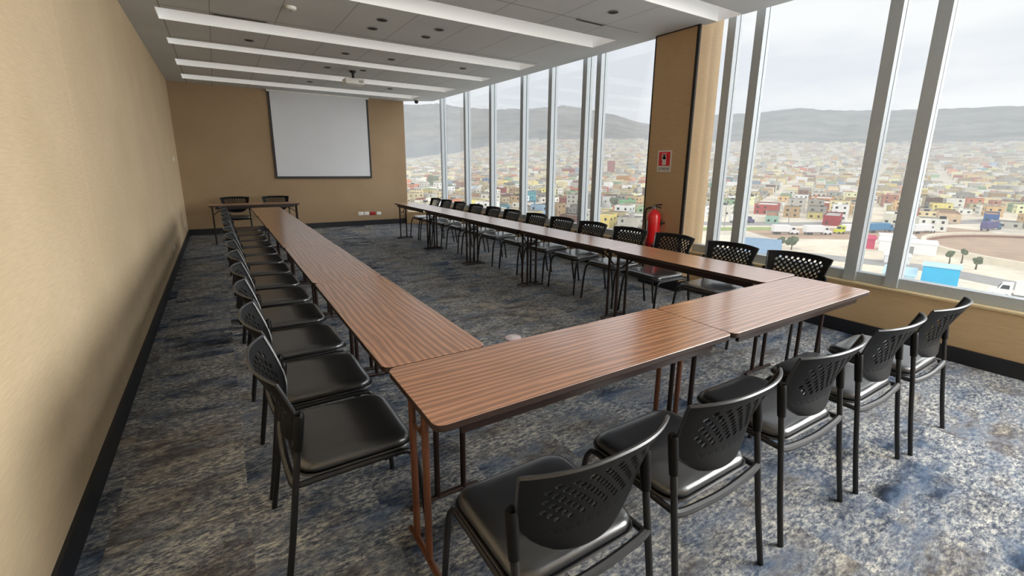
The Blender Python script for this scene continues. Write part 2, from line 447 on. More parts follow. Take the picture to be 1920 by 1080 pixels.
def back_bm():
    bm = B(); NC, MR = 11, 14
    cache = {}
    def vert(x, y):           # x in cells 0..NC, y in half cells 0..MR
        key = (round(x, 3), round(y, 3))
        if key not in cache:
            cache[key] = bm.verts.new(back_surface(2*x/NC-1, y/MR))
        return cache[key]
    for j in range(0, MR+1):
        n = NC if j % 2 else NC+1
        for i in range(n):
            cx = i + .5 if j % 2 else float(i)
            cy = float(j)
            tips = [(.5, 0), (.25, .5), (0, 1), (-.25, .5), (-.5, 0), (-.25, -.5), (0, -1), (.25, -.5)]
            pts = [(cx+a, cy+b) for a, b in tips]
            ins = [p for p in pts if -1e-6 <= p[0] <= NC+1e-6 and -1e-6 <= p[1] <= MR+1e-6]
            if len(ins) == 8:
                hole = 5 <= j <= MR-2 and 1.2 < cx < NC-1.2 and not (j == 5 and abs(cx-NC/2) > 3.6)
                if hole:
                    rin = .255
                    inner = [(cx + rin*math.cos(k*PI/4), cy + 2*rin*math.sin(k*PI/4)) for k in range(8)]
                    for k in range(8):
                        bm.faces.new((vert(*pts[k]), vert(*pts[(k+1)%8]), vert(*inner[(k+1)%8]), vert(*inner[k])))
                else:
                    bm.faces.new([vert(*p) for p in pts])
            else:
                # half or quarter diamond on the border
                c = (cx, cy)
                ordered = sorted(ins, key=lambda p: math.atan2(p[1]-cy, p[0]-cx))
                pol = ordered if len(ordered) > 2 else ordered
                if c not in ins: pol = pol + [c]
                m = (sum(p[0] for p in pol)/len(pol), sum(p[1] for p in pol)/len(pol))
                pol = sorted(set(pol), key=lambda p: math.atan2(p[1]-m[1], p[0]-m[0]))
                if len(pol) >= 3:
                    try: bm.faces.new([vert(*p) for p in pol])
                    except ValueError: pass
    bmesh.ops.recalc_face_normals(bm, faces=bm.faces[:])
    bmesh.ops.solidify(bm, geom=bm.faces[:], thickness=.005)
    return bm

def outline_path():
    P = []
    for k in range(0, 25): P.append(back_surface(-1+2*k/24, 1))
    for k in range(1, 13): P.append(back_surface(1, 1-k/12))
    for k in range(1, 12): P.append(back_surface(1-2*k/12, 0))
    for k in range(0, 13): P.append(back_surface(-1, k/12))
    return [(p.x, p.y+.001, p.z) for p in P]

def make_chair(label, loc, rz, group):
    t = thing('stacking_chair', label, 'chair', loc, rz, group)
    # cushion
    bm = B(); rings = []
    for dz, ins in ((.425, .012), (.430, .002), (.440, 0), (.452, .003), (.461, .014), (.465, .032), (.4655, .07), (.464, .12)):
        rings.append([(x, y-.012, dz - (.006*(y/.2)**2 if y > .1 else 0) + (.004 if ins < .03 else 0)*0) for x, y in rrect(.222-ins, .212-ins, max(.03, .07-ins*.4))])
    loft(bm, rings); s = link('seat', bm, M['vinyl'], t, True)
    # under pan with a lighter rim
    bm = B(); rings = []
    for dz, w in ((.392, .165), (.398, .195), (.412, .219), (.420, .226), (.425, .226), (.426, .20)):
        rings.append([(x, y-.012, dz) for x, y in rrect(w, w-.008, .07)])
    loft(bm, rings); link('seat_pan', bm, M['plastic'], t, True)
    bm = B(); ring = [(x, y-.012, .4225) for x, y in rrect(.2265, .2165, .072)]
    tube(bm, ring + [ring[0]], .0045, 6, sub=1, caps=False); link('seat_piping', bm, M['rim'], t, True)
    back = link('backrest', back_bm(), M['plastic'], t)
    bm = B(); tube(bm, outline_path(), .0062, 6, sub=1); link('edge_rim', bm, M['rim'], back, True)
    for s_ in (-1, 1):
        bm = B()
        tube(bm, [(s_*.243, .235, 0), (s_*.238, .222, .16), (s_*.232, .203, .33), (s_*.229, .182, .385), (s_*.228, .14, .405), (s_*.229, -.05, .408), (s_*.232, -.235, .408)], .0115, 10)
        lg = link('leg', bm, M['tubeblk'], t, True)
        bm = B()
        tube(bm, [(s_*.251, -.302, 0), (s_*.246, -.27, .2), (s_*.242, -.242, .41), (s_*.240, -.222, .56), (s_*.240, -.208, .672)], .0115, 10)
        lg = link('leg', bm, M['tubeblk'], t, True)
        bm = B()
        tube(bm, [(s_*.240, -.224, .548), (s_*.240, -.216, .61), (s_*.240, -.208, .672), (s_*.240, -.2075, .680)], .0165, 12, sub=3, rs=[.0155, .017, .017, .012])
        sl = link('post_sleeve', bm, M['plastic'], lg, True)
    bm = B(); tube(bm, [(-.242, -.240, .412), (-.20, -.246, .404), (-.1, -.250, .396), (0, -.252, .393), (.1, -.250, .396), (.20, -.246, .404), (.242, -.240, .412)], .0145, 8)
    link('rear_rail', bm, M['rim'], t, True)
    bm = B(); tube(bm, [(-.228, .12, .398), (0, .12, .393), (.228, .12, .398)], .009, 8); link('cross_tube', bm, M['tubeblk'], t, True)
    return t

ORD = ['first', 'second', 'third', 'fourth', 'fifth', 'sixth', 'seventh', 'eighth', 'ninth', 'tenth', 'eleventh', 'twelfth', 'thirteenth', 'fourteenth']
FRONT = [(1.395, 1.03, 0.0, 'black perforated-back chair nearest the camera, at the left end of the front tables'),
         (2.005, 1.03, .0, 'black perforated-back chair at the front tables, second from the left'),
         (2.67, 1.03, -.02, 'black perforated-back chair in the middle of the five at the front tables'),
         (3.29, 1.01, .0, 'black perforated-back chair at the front tables, second from the window end'),
         (3.89, .985, .0, 'black perforated-back chair at the front tables, nearest the window sill')]
GF = 'five chairs at the front tables'; GL = 'chairs along the left-hand tables'; GR = 'chairs along the window-side tables'
proto = make_chair(FRONT[0][3], (FRONT[0][0], FRONT[0][1], 0), FRONT[0][2], GF)
for x, y, rz, lb in FRONT[1:]:
    copy_tree(proto, (x, y, 0), rz, lb, GF)
LEFT_Y = [1.82, 2.39, 2.96, 3.53, 4.10, 4.67, 5.24, 5.81, 6.38, 6.97, 7.54, 8.12, 8.70]
for i, y in enumerate(LEFT_Y):
    copy_tree(proto, (.985 - .006*(y-1.8), y, 0), -PI/2 + random.uniform(-.03, .03), 'black perforated chair, %s from the camera in the row along the beige wall' % ORD[i], GL)
RIGHT_Y = [1.865, 2.46, 3.12, 3.71, 4.34, 4.95, 5.54, 6.20, 6.78, 7.37, 8.02, 8.60, 9.12]
for i, y in enumerate(RIGHT_Y):
    copy_tree(proto, (4.375 - .024*(y-1.8), y, 0), PI/2 + random.uniform(-.04, .04), 'black perforated chair, %s from the camera in the window-side row' % ORD[i], GR)
for x, lb in ((.89, 'black chair behind the far table, nearer the left wall'), (1.635, 'black chair behind the far table, nearer the projection screen')):
    copy_tree(proto, (x, 10.86, 0), PI, lb, 'two chairs behind the far table')

# ------------------------------------------------------------------ tables
def make_table(label, loc, rz, group, depth, legmat):
    hl, hd = .7625, depth/2
    t = thing('folding_table', label, 'table', loc, rz, group)
    bm = B()
    def ring(ins, z): return [(x, y, z) for x, y in rrect(hl-ins, hd-ins, .035-ins*.3)]
    loft(bm, [ring(.0015, .739), ring(0, .7375)], 0, False, False)
    bm.faces.new([bm.verts.new(p) for p in ring(.0015, .739)]).material_index = 0
    loft(bm, [ring(0, .7375), ring(0, .716), ring(.003, .712)][::-1], 1, True, False)
    bmesh.ops.remove_doubles(bm, verts=bm.verts[:], dist=.0002)
    bmesh.ops.recalc_face_normals(bm, faces=bm.faces[:])
    link('tabletop', bm, [M['wood'], M['edge']], t)
    for s in (-1, 1):
        bm = B(); box(bm, -.66, .66, s*(hd-.045)-.009, s*(hd-.045)+.009, .665, .712); link('side_rail', bm, M['steel'], t)
    for s in (-1, 1):
        x = s*.708
        for y in (0.0, .13):
            bm = B(); tube(bm, [(x, y, .026), (x, y, .36), (x, y, .70)], .0135, 10, sub=2); link('leg', bm, legmat, t, True)
        bm = B(); tube(bm, [(x, -.12, .014), (x, -.11, .02), (x, 0, .027), (x, .10, .027), (x, .19, .02), (x, .20, .014)], .0135, 8); link('foot_bar', bm, legmat, t, True)
        bm = B(); box(bm, x-.018, x+.018, -.04, .17, .685, .712); link('leg_bracket', bm, legmat, t)
        bm = B(); tube(bm, [(s*.36, .065, .70), (s*.45, .065, .69), (s*.60, .065, .63), (x, .065, .55)], .008, 8)
        tube(bm, [(x, -.002, .55), (x, .132, .55)], .007, 8, sub=1); link('brace', bm, legmat, t, True)
    return t
GT = 'walnut folding tables set in a U'
y0 = 1.412
tA = make_table('walnut-topped front table nearest the camera, left of the two', (1.8665, y0, 0), 0, GT, .482, M['lit_steel'])
tB = make_table('walnut-topped front table reaching toward the window, pale with sky reflections', (3.396, y0-.004, 0), 0, GT, .482, M['steel'])
pt = None
for k in range(5):
    yc = 1.662 + .7625 + 1.53*k
    dx = -.004*(yc-1.66)
    lb = 'walnut-topped table, %s from the camera in the left-hand run' % ORD[k]
    if pt is None: pt = make_table(lb, (1.325+dx, yc, 0), -PI/2, GT, .455, M['steel'])
    else: copy_tree(pt, (1.325+dx, yc, 0), -PI/2, lb, GT)
for k in range(5):
    yc = 1.662 + .7625 + 1.53*k
    copy_tree(pt, (3.985-.018*(yc-1.66), yc, 0), PI/2+.018, 'walnut-topped table, %s from the camera in the window-side run' % ORD[k], GT)
copy_tree(pt, (1.20, 10.28, 0), PI, 'dark table standing across the far end by the back wall', GT)

# ------------------------------------------------------------------ room fittings
# projection screen
t = thing('projection_screen', 'white pull-down projection screen with black border on the back wall', 'screen', (2.81, L-.03, 1.17))
bm = B(); box(bm, -1.03, 1.03, -.004, .0, .05, 1.85); link('screen_fabric', bm, M['screenw'], t)
bm = B(); box(bm, -1.072, -1.03, -.006, .002, 0, 1.86); box(bm, 1.03, 1.072, -.006, .002, 0, 1.86); box(bm, -1.072, 1.072, -.012, .008, 0, .05); link('black_border', bm, M['black'], t)
bm = B(); box(bm, -1.09, 1.09, -.05, .028, 1.85, 1.888, 0, .006); link('roller_case', bm, M['white'], t)
# projector
t = thing('projector', 'white projector hanging on a black pole under the ceiling', 'projector', (2.78, 8.56, 2.83))
bm = B(); box(bm, -.16, .16, -.13, .13, 0, .095, 0, .02); link('body', bm, M['white'], t, True)
bm = B(); lathe(bm, [(.045, 0), (.045, .03), (.03, .032)], 16, (-.05, .125, .048), axis='y'); link('lens', bm, M['black'], t, True)
bm = B(); tube(bm, [(0, 0, .10), (0, 0, .2)], .022, 12, sub=1); lathe(bm, [(.05, .2), (.05, .229)], 16); box(bm, -.07, .07, -.05, .05, .095, .108)
box(bm, .05, .16, -.02, .0, .085, .108); link('ceiling_mount', bm, M['black'], t, True)
bm = B()
for k in range(6): box(bm, .06+.012*k, .066+.012*k, -.132, -.129, .03, .07)
link('vent_grille', bm, M['grey'], t)
# downlights
DL = [(2.352,5.442),(2.356,5.829),(3.015,5.417),(3.008,5.812),(2.384,7.312),(3.045,7.292),(4.219,7.25),(4.23,3.805),(1.179,7.292),(2.913,8.40),(2.363,8.498),(2.354,10.15),(3.90,10.05)]
DN = ['round black downlight, nearest left of the group of four before the wide cove', 'round black downlight, far left of the group of four before the wide cove', 'round black downlight, nearest right of the group of four before the wide cove', 'round black downlight, far right of the group of four before the wide cove',
      'round black downlight straight in front of the projector, left of a pair', 'round black downlight right of the projector, right of a pair', 'round downlight nearest the middle of the window side', 'round black downlight nearest the pillar by the window', 'round black downlight nearest the left wall',
      'dim round downlight just right of the projector pole', 'dim round downlight just left of the projector pole', 'small dim downlight in front of the projection screen', 'small dim downlight in front of the right edge of the projection screen']
dproto = None
for (x, y), lb in zip(DL, DN):
    if dproto is None:
        dproto = thing('downlight', lb, 'light', (x, y, H), 0, 'recessed ceiling downlights')
        bm = B(); lathe(bm, [(.058, -.002), (.058, -.006), (.05, -.008), (.048, -.001)], 20); link('trim_ring', bm, M['grey'], dproto, True)
        bm = B(); lathe(bm, [(.0, -.0092), (.048, -.009), (.048, -.002), (.0, -.0015)], 20); link('lamp_well', bm, M['dial'], dproto)
    else: copy_tree(dproto, (x, y, H), 0, lb)
t = thing('smoke_detector', 'small white smoke detector on the ceiling near the camera', 'detector', (1.454, 5.56, H))
bm = B(); lathe(bm, [(.055, 0), (.055, -.012), (.045, -.028), (.02, -.034)], 20); link('housing', bm, M['white'], t, True)
bm = B(); lathe(bm, [(.016, -.034), (.014, -.04), (.004, -.041)], 12); link('sensor', bm, M['grey'], t, True)
t = thing('security_camera', 'small black dome camera at the far window corner of the ceiling', 'camera', (4.93, 11.26, H))
bm = B(); lathe(bm, [(.06, 0), (.06, -.02), (.05, -.025)], 18); link('base_ring', bm, M['white'], t, True)
bm = B(); lathe(bm, [(.048, -.02), (.05, -.05), (.04, -.08), (.02, -.095), (.003, -.098)], 18); link('dome', bm, M['black'], t, True)
for (x, y, l, lb) in ((1.04, 6.265, .5, 'black slot air diffuser in the ceiling above the left tables'), (4.27, 4.19, .36, 'dark slot air diffuser in the ceiling near the pillar')):
    t = thing('slot_diffuser', lb, 'vent', (x, y, H), 0, 'ceiling slot diffusers')
    bm = B(); box(bm, -l/2, l/2, -.022, .022, -.008, 0); box(bm, -l/2-.012, -l/2, -.028, .028, -.008, 0); box(bm, l/2, l/2+.012, -.028, .028, -.008, 0); link('frame', bm, M['grey'], t)
    bm = B(); box(bm, -l/2+.006, l/2-.006, -.018, .018, -.0095, -.004); link('slot', bm, M['dial'], t)
# sockets
def socket(name, lb, loc, rz, w, h, m, holes=2):
    t = thing(name, lb, 'socket', loc, rz)
    bm = B(); box(bm, -w/2, w/2, -.010, 0, -h/2, h/2, 0, .004); link('plate', bm, m, t, True)
    bm = B()
    for k in range(holes):
        cx = (k-(holes-1)/2)*w/max(holes, 1)
        for s in (-.011, .011): lathe(bm, [(.0035, -.0115), (.0035, -.0095)], 8, (cx+s, 0, 0), axis='y')
    link('pin_holes', bm, M['dial'], t)
socket('wall_socket', 'white double wall socket farthest left on the back wall', (3.56, L, .30), 0, .13, .085, M['white'])
socket('wall_socket', 'white wall socket just left of the red one', (3.70, L, .297), 0, .12, .085, M['white'])
socket('wall_socket', 'dark red wall socket low on the back wall', (3.855, L, .295), 0, .145, .09, M['dred'])
socket('wall_socket', 'white wall socket just right of the red one', (4.01, L, .288), 0, .11, .08, M['white'], 1)
socket('wall_socket', 'white wall socket low on the left wall, nearer the camera', (0, 8.1, .30), PI/2, .12, .08, M['white'])
socket('wall_socket', 'white wall socket low on the left wall near the far corner', (0, 11.0, .32), PI/2, .12, .09, M['white'])
t = thing('light_switch', 'white light switch on the left wall near the far corner', 'switch', (0, 10.6, 1.56), PI/2)
bm = B(); box(bm, -.06, .06, -.010, 0, -.04, .04, 0, .004); link('plate', bm, M['white'], t, True)
bm = B(); box(bm, -.022, .022, -.014, -.009, -.025, .025, 0, .003); link('rocker', bm, M['white'], t, True)
t = thing('floor_box', 'small pinkish-white round cap on the carpet behind the front table', 'floor socket', (2.71, 3.27, 0))
bm = B(); lathe(bm, [(.075, 0), (.075, .006), (.066, .012), (.02, .013)], 24); link('cover', bm, M['pinkw'], t, True)
bm = B(); lathe(bm, [(.02, .0128), (.018, .016), (.004, .0162)], 14); link('latch', bm, M['white'], t, True)

# fire extinguisher on the pillar
t = thing('fire_extinguisher', 'red fire extinguisher hung on the brown pillar behind the chairs', 'fire extinguisher', (px0-.105, 3.90, .50))
bm = B(); lathe(bm, [(.06, .0), (.08, .012), (.083, .05), (.083, .40), (.078, .44), (.055, .475), (.028, .49), (.024, .505)], 26); link('cylinder', bm, M['red'], t, True)
bm = B(); lathe(bm, [(.0845, .035), (.0865, .04), (.0865, .095), (.0845, .10)], 26); link('base_band', bm, M['dred'], t, True)
bm = B(); lathe(bm, [(.02, .50), (.02, .53), (.014, .545)], 14); tube(bm, [(0, 0, .525), (-.02, .03, .525)], .01, 8, sub=1); link('valve', bm, M['grey'], t, True)
bm = B(); tube(bm, [(0, .02, .535), (0, -.05, .56), (-.002, -.11, .565)], .008, 8); tube(bm, [(0, .02, .53), (0, -.05, .535), (0, -.1, .525)], .007, 8); link('handle', bm, M['black'], t, True)
bm = B(); tube(bm, [(-.02, .03, .52), (-.04, .09, .50), (-.04, .108, .42), (-.03, .10, .25), (-.03, .098, .14)], .011, 8); link('hose', bm, M['black'], t, True)
bm = B()
for k in range(7):
    a0, a1 = (math.radians(140+12*k), math.radians(140+12*(k+1))); r = .0842
    bm.faces.new([bm.verts.new(p) for p in ((r*math.cos(a0), r*math.sin(a0), .14), (r*math.cos(a1), r*math.sin(a1), .14), (r*math.cos(a1), r*math.sin(a1), .36), (r*math.cos(a0), r*math.sin(a0), .36))])
bmesh.ops.remove_doubles(bm, verts=bm.verts[:], dist=.0001)
lb_ = link('paper_label', bm, M['white'], t, True); lb_.rotation_euler = (0, 0, math.radians(-55))
bm = B(); box(bm, .06, .105, -.04, .04, .30, .36); box(bm, .02, .105, -.09, -.084, .32, .34); box(bm, .02, .105, .084, .09, .32, .34); link('wall_bracket', bm, M['black'], t)

# sign above it: white plate, red square with a white extinguisher figure, lettering below
t = thing('extinguisher_sign', 'white sign with a red square and lettering on the brown pillar', 'sign', (px0, 3.895, 1.587))
t.rotation_euler = (0, 0, -PI/2)        # local +x runs toward -y, local -y faces the room
bm = B(); box(bm, -.105, .105, -.004, 0, -.13, .13); link('plate', bm, M['white'], t)
bm = B(); box(bm, -.085, .085, -.0055, -.004, -.055, .112); link('red_square', bm, M['sred'], t)
bm = B(); box(bm, -.028, .03, -.007, -.0055, -.045, .05); lathe(bm, [(.028, -.007), (.028, -.0055)], 16, (.001, 0, .05), axis='y')
box(bm, -.012, .012, -.007, -.0055, .05, .095); box(bm, -.03, .026, -.007, -.0055, .086, .097); box(bm, -.042, -.034, -.007, -.0055, .01, .09); box(bm, -.042, -.02, -.007, -.0055, .082, .09); link('pictogram', bm, M['white'], t)
cu = bpy.data.curves.new('sign_text', 'FONT'); cu.body = 'EXTINTOR'; cu.size = .042; cu.align_x = 'CENTER'; cu.align_y = 'CENTER'; cu.extrude = .0006
to = bpy.data.objects.new('sign_text_curve', cu); COL.objects.link(to)
dg = bpy.context.evaluated_depsgraph_get(); me = bpy.data.meshes.new_from_object(to.evaluated_get(dg)); bpy.data.objects.remove(to)
me.materials.clear(); me.materials.append(M['grey'])
tx = bpy.data.objects.new('lettering', me); COL.objects.link(tx); tx.parent = t; tx.location = (0, -.0052, -.093); tx.rotation_euler = (PI/2, 0, 0); tx.scale = (.8, 1, 1)

# ------------------------------------------------------------------ the city below the windows
def interp(tab, x):
    if x <= tab[0][0]: return tab[0][1]
    for (a, va), (b, vb) in zip(tab, tab[1:]):
        if x <= b:
            t = (x-a)/(b-a); return va + (vb-va)*t
    return tab[-1][1]
TOPEL = [(15, .3), (20, .6), (26, 1.4), (30, 2.4), (34.7, 3.0), (46.6, 3.1), (58.6, 2.75), (72, 2.4), (90, 2.2)]
RIDGE = [(10, 6.2), (17, 6.6), (20.8, 6.75), (23.3, 6.95), (26.4, 6.6), (30.2, 6.45), (34.6, 6.65), (38.4, 6.95), (41, 6.6), (44, 5.95), (47.1, 5.0), (50, 4.6), (52, 5.0), (55.6, 5.75), (59, 5.7), (61.5, 5.95), (63.1, 6.1), (65, 5.8), (67.7, 5.6), (71.7, 5.42), (73.9, 5.35), (78.6, 5.25), (90, 5.0), (100, 4.8)]
Z0 = -26.0
def ground(x, y):
    d = math.hypot(x, y)
    if d < 450: return Z0
    az = math.degrees(math.atan2(x, y)); t = min(1, (d-450)/2150.)
    zt = 1.5 + 2600*math.tan(math.radians(interp(TOPEL, az)))
    return Z0 + (zt-Z0)*t**1.7

def ground_col(k, g):
    n1 = k.n('ShaderNodeTexNoise', Scale=.018, Detail=6.0, Roughness=.6); k.l(g.outputs['Position'], n1.inputs['Vector'])
    n2 = k.n('ShaderNodeTexNoise', Scale=.35, Detail=4.0); k.l(g.outputs['Position'], n2.inputs['Vector'])
    a = k.ramp(n1.outputs['Fac'], [(.36, (186,184,180)), (.46, (222,208,188)), (.56, (234,224,204)), (.66, (206,198,186))])
    b = k.ramp(n2.outputs['Fac'], [(.3, (.86,.86,.85,1)), (.7, (1.08,1.08,1.07,1))])
    return k.mix(1.0, a, b, 'MULTIPLY')
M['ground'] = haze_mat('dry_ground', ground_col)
def vcol(k, g):
    a = k.n('ShaderNodeVertexColor', _layer_name='tint')
    nz = k.n('ShaderNodeTexNoise', Scale=.5, Detail=3.0); k.l(g.outputs['Position'], nz.inputs['Vector'])
    b = k.ramp(nz.outputs['Fac'], [(.3, (.86,.86,.86,1)), (.7, (1.06,1.06,1.06,1))])
    return k.mix(1.0, a.outputs['Color'], b, 'MULTIPLY')
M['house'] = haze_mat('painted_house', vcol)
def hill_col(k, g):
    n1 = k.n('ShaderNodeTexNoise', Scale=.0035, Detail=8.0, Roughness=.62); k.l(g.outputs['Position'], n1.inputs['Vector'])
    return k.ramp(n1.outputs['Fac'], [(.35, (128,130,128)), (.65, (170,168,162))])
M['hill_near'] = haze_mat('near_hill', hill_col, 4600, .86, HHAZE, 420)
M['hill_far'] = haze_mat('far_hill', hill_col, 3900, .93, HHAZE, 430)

# terrain fan
bm = B(); rows = []
dists = [40, 70, 110, 160, 220, 300, 380, 450] + [450 + 2150*(i/16.) for i in range(1, 17)] + [2900, 3400]
azs = [i for i in range(-10, 131, 2)]
for d in dists:
    row = []
    for a in azs:
        x, y = d*math.sin(math.radians(a)), d*math.cos(math.radians(a))
        row.append(bm.verts.new((x, y, ground(x, y) - (0 if d < 2700 else (d-2600)*.02))))
    rows.append(row)
for a, b in zip(rows, rows[1:]):
    for k in range(len(azs)-1): bm.faces.new((a[k], a[k+1], b[k+1], b[k]))
bmesh.ops.recalc_face_normals(bm, faces=bm.faces[:])
g_ = struct('ground', bm, M['ground'], smooth=True)
def hills(name, a0, a1, d0, d1, mat, seed, drop=0.0):
    rnd = random.Random(seed); bm = B(); rows = []
    nz_ = [rnd.uniform(-1, 1) for _ in range(400)]
    A = [a0 + (a1-a0)*i/140. for i in range(141)]
    for j in range(11):
        t = j/10.; row = []
        for i, a in enumerate(A):
            d = d0 + (d1-d0)*t
            e0 = interp(TOPEL, a)-.5; e1 = interp(RIDGE, a) - drop
            fold = .35*math.sin(a*1.9+t*4+seed) + .25*math.sin(a*4.3-t*3) + .12*nz_[i]
            el = e0 + (e1-e0)*(t**.85) + fold*math.sin(PI*t)*.32 + (.05*nz_[i+150] if t == 1 else 0)
            dd = d + 180*fold*(1-t)
            row.append(bm.verts.new((dd*math.sin(math.radians(a)), dd*math.cos(math.radians(a)), 1.5 + dd*math.tan(math.radians(el)))))
        rows.append(row)
    for a, b in zip(rows, rows[1:]):
        for k in range(len(A)-1): bm.faces.new((a[k], a[k+1], b[k+1], b[k]))
    bmesh.ops.recalc_face_normals(bm, faces=bm.faces[:])
    return struct(name, bm, mat, smooth=True)
hills('hills_near', 5, 52, 2500, 4300, M['hill_near'], 3)
hills('hills_far', 46, 110, 2700, 5600, M['hill_far'], 8)

# houses -----------------------------------------------------------
PAL = {'white': (248,246,240), 'cream': (246,238,214), 'sand': (232,214,184), 'pale yellow': (244,234,186), 'salmon': (236,194,172), 'pale green': (208,226,200), 'pale blue': (200,218,232),
       'grey': (204,202,198), 'red': (206,92,86), 'orange': (228,172,118), 'brown': (186,152,130), 'turquoise': (140,200,210), 'pink': (232,184,188), 'yellow': (230,198,96)}
PW = [('white', 34), ('cream', 24), ('sand', 13), ('pale yellow', 6), ('salmon', 4), ('pale green', 3), ('pale blue', 2.5), ('grey', 14), ('red', 1), ('orange', 1.2), ('brown', 3.5), ('turquoise', .6), ('pink', 1), ('yellow', .6)]
NAMES = [n for n, _ in PW]; WT = [w_ for _, w_ in PW]
def add_house(bm, lay, cx, cy, cz, w, d, h, rot, col, rnd, detail=True):
    c, s = math.cos(rot), math.sin(rot)
    def P(x, y, z): return bm.verts.new((cx + x*c - y*s, cy + x*s + y*c, cz + z))
    def quad(pts, cc):
        f = bm.faces.new([P(*p) for p in pts]); q = lin(cc)
        for l_ in f.loops: l_[lay] = q
    x0, x1, y0, y1 = -w/2, w/2, -d/2, d/2
    walls = [((x0,y0),(x1,y0)), ((x1,y0),(x1,y1)), ((x1,y1),(x0,y1)), ((x0,y1),(x0,y0))]
    for (ax, ay), (bx, by) in walls:
        quad([(ax,ay,-3), (bx,by,-3), (bx,by,h), (ax,ay,h)], col)
    roof = rnd.choice([(236,234,230), (218,216,212), (226,214,198), (204,200,196), (246,242,234), (206,180,160)])
    if not detail:
        quad([(x0,y0,h), (x1,y0,h), (x1,y1,h), (x0,y1,h)], roof); return
    e = .25; hr = h-.6
    quad([(x0+e,y0+e,hr), (x1-e,y0+e,hr), (x1-e,y1-e,hr), (x0+e,y1-e,hr)], roof)
    o_ = [(x0,y0),(x1,y0),(x1,y1),(x0,y1)]; i_ = [(x0+e,y0+e),(x1-e,y0+e),(x1-e,y1-e),(x0+e,y1-e)]
    for k in range(4):
        a, b, cI, dI = o_[k], o_[(k+1)%4], i_[(k+1)%4], i_[k]
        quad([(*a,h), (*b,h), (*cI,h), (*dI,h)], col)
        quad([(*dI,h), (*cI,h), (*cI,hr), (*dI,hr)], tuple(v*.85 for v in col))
    dark = (104, 102, 104)
    for (ax, ay), (bx, by) in walls:
        ln = math.hypot(bx-ax, by-ay); ux, uy = (bx-ax)/ln, (by-ay)/ln; nx, ny = uy, -ux
        n = max(2, int(ln/3.2)); fl = max(1, int(h/2.9))
        for f_ in range(fl):
            for k in range(n):
                if rnd.random() < .15: continue
                m = (k+.5)*ln/n; ww = rnd.choice((.5, .65)); zb = .9 + f_*2.8
                px, py = ax+ux*m+nx*.04, ay+uy*m+ny*.04
                quad([(px-ux*ww, py-uy*ww, zb), (px+ux*ww, py+uy*ww, zb), (px+ux*ww, py+uy*ww, zb+1.2), (px-ux*ww, py-uy*ww, zb+1.2)], dark)
    if rnd.random() < .5:      # stair head or water tank on the roof
        tx_, ty_ = rnd.uniform(x0+1.5, x1-1.5), rnd.uniform(y0+1.5, y1-1.5); q = rnd.uniform(.7, 1.2); hh = hr+rnd.uniform(1, 2)
        cc = rnd.choice([(70,74,82), (220,216,208), col])
        for (ax, ay), (bx, by) in (((-q,-q),(q,-q)), ((q,-q),(q,q)), ((q,q),(-q,q)), ((-q,q),(-q,-q))):
            quad([(tx_+ax,ty_+ay,hr), (tx_+bx,ty_+by,hr), (tx_+bx,ty_+by,hh), (tx_+ax,ty_+ay,hh)], cc)
        quad([(tx_-q,ty_-q,hh), (tx_+q,ty_-q,hh), (tx_+q,ty_+q,hh), (tx_-q,ty_+q,hh)], roof)
def house_obj(name, label, group, x, y, w, d, h, rot, col, seed):
    bm = B(); lay = bm.loops.layers.color.new('tint')
    add_house(bm, lay, 0, 0, 0, w, d, h, rot, col, random.Random(seed))
    o = link(name, bm, M['house']); o.location = (x, y, ground(x, y))
    return tag(o, label, 'building' if name != 'house' else 'house', group)

LAND = [  # x, y, width, depth, height, turn, colour, label
 (202, 340, 14, 10, 9, .9, (196,74,72), 'red three-storey building with a white top, above the window-side chairs'),
 (178, 262, 15, 9, 3.5, .85, (96,184,214), 'low bright blue flat building seen between two mullions'),
 (460, 450, 24, 16, 13, .7, (226,188,58), 'bright yellow building just left of the brown pillar'),
 (560, 690, 34, 22, 12, .8, (196,84,92), 'dark red large building in the middle distance, left of a close pair of mullions'),
 (640, 660, 14, 14, 26, .8, (206,84,96), 'tall narrow red building left of the yellow one'),
 (229, 236, 13, 9, 7.5, .8, (240,240,240), 'white two-storey house just left of the brown pillar'),
 (344, 366, 26, 12, 6, .75, (224,140,124), 'long salmon-red building left of the brown pillar'),
 (212, 264, 16, 9, 5.5, .8, (186,112,88), 'brick-coloured low building behind the window-side chairs'),
 (226, 434, 24, 14, 7, .9, (238,236,230), 'long white flat-roofed building left of the red one'),
 (222, 212, 14, 10, 7, .8, (178,216,186), 'mint green house nearest the brown pillar'),
 (300, 540, 12, 10, 9, .9, (104,178,212), 'small blue block above the red building'),
 (492, 330, 30, 14, 9, .5, (140,206,190), 'turquoise long building right of the brown pillar'),
 (346, 152, 30, 12, 6, .35, (206,140,106), 'orange-brown long building beyond the parked trucks'),
 (292, 159, 24, 12, 6, .4, (216,140,130), 'salmon long building beyond the grass verge'),
 (382, 168, 34, 14, 7, .35, (226,178,96), 'ochre long building at the edge of the dense city'),
 (268, 111, 26, 7, 5, .35, (206,92,98), 'long red shed behind the parked white trucks'),
 (252, 134, 34, 6, 4, .5, (206,226,216), 'long pale mint wall-like building behind the white trucks'),
 (304, 96, 26, 10, 5.5, .3, (240,238,230), 'long white building behind the yellow silo'),
 (340, 84, 26, 9, 5, .3, (240,226,206), 'cream long building right of the yellow silo'),
 (366, 72, 26, 6, 4.5, .2, (84,160,206), 'blue long building at the right edge above the arena'),
]
LANDPOS = []
for i, (x, y, w_, d_, h_, rot, col, lb) in enumerate(LAND):
    house_obj('building', lb, None, x, y, w_, d_, h_, rot, col, 900+i); LANDPOS.append((x, y, max(w_, d_)))
for q in ((223,533,18),(198,425,10),(183,241,9),(190,207,8),(220,222,7),(243,12,112),(302,90,8),(306,60,26)): LANDPOS.append(q)

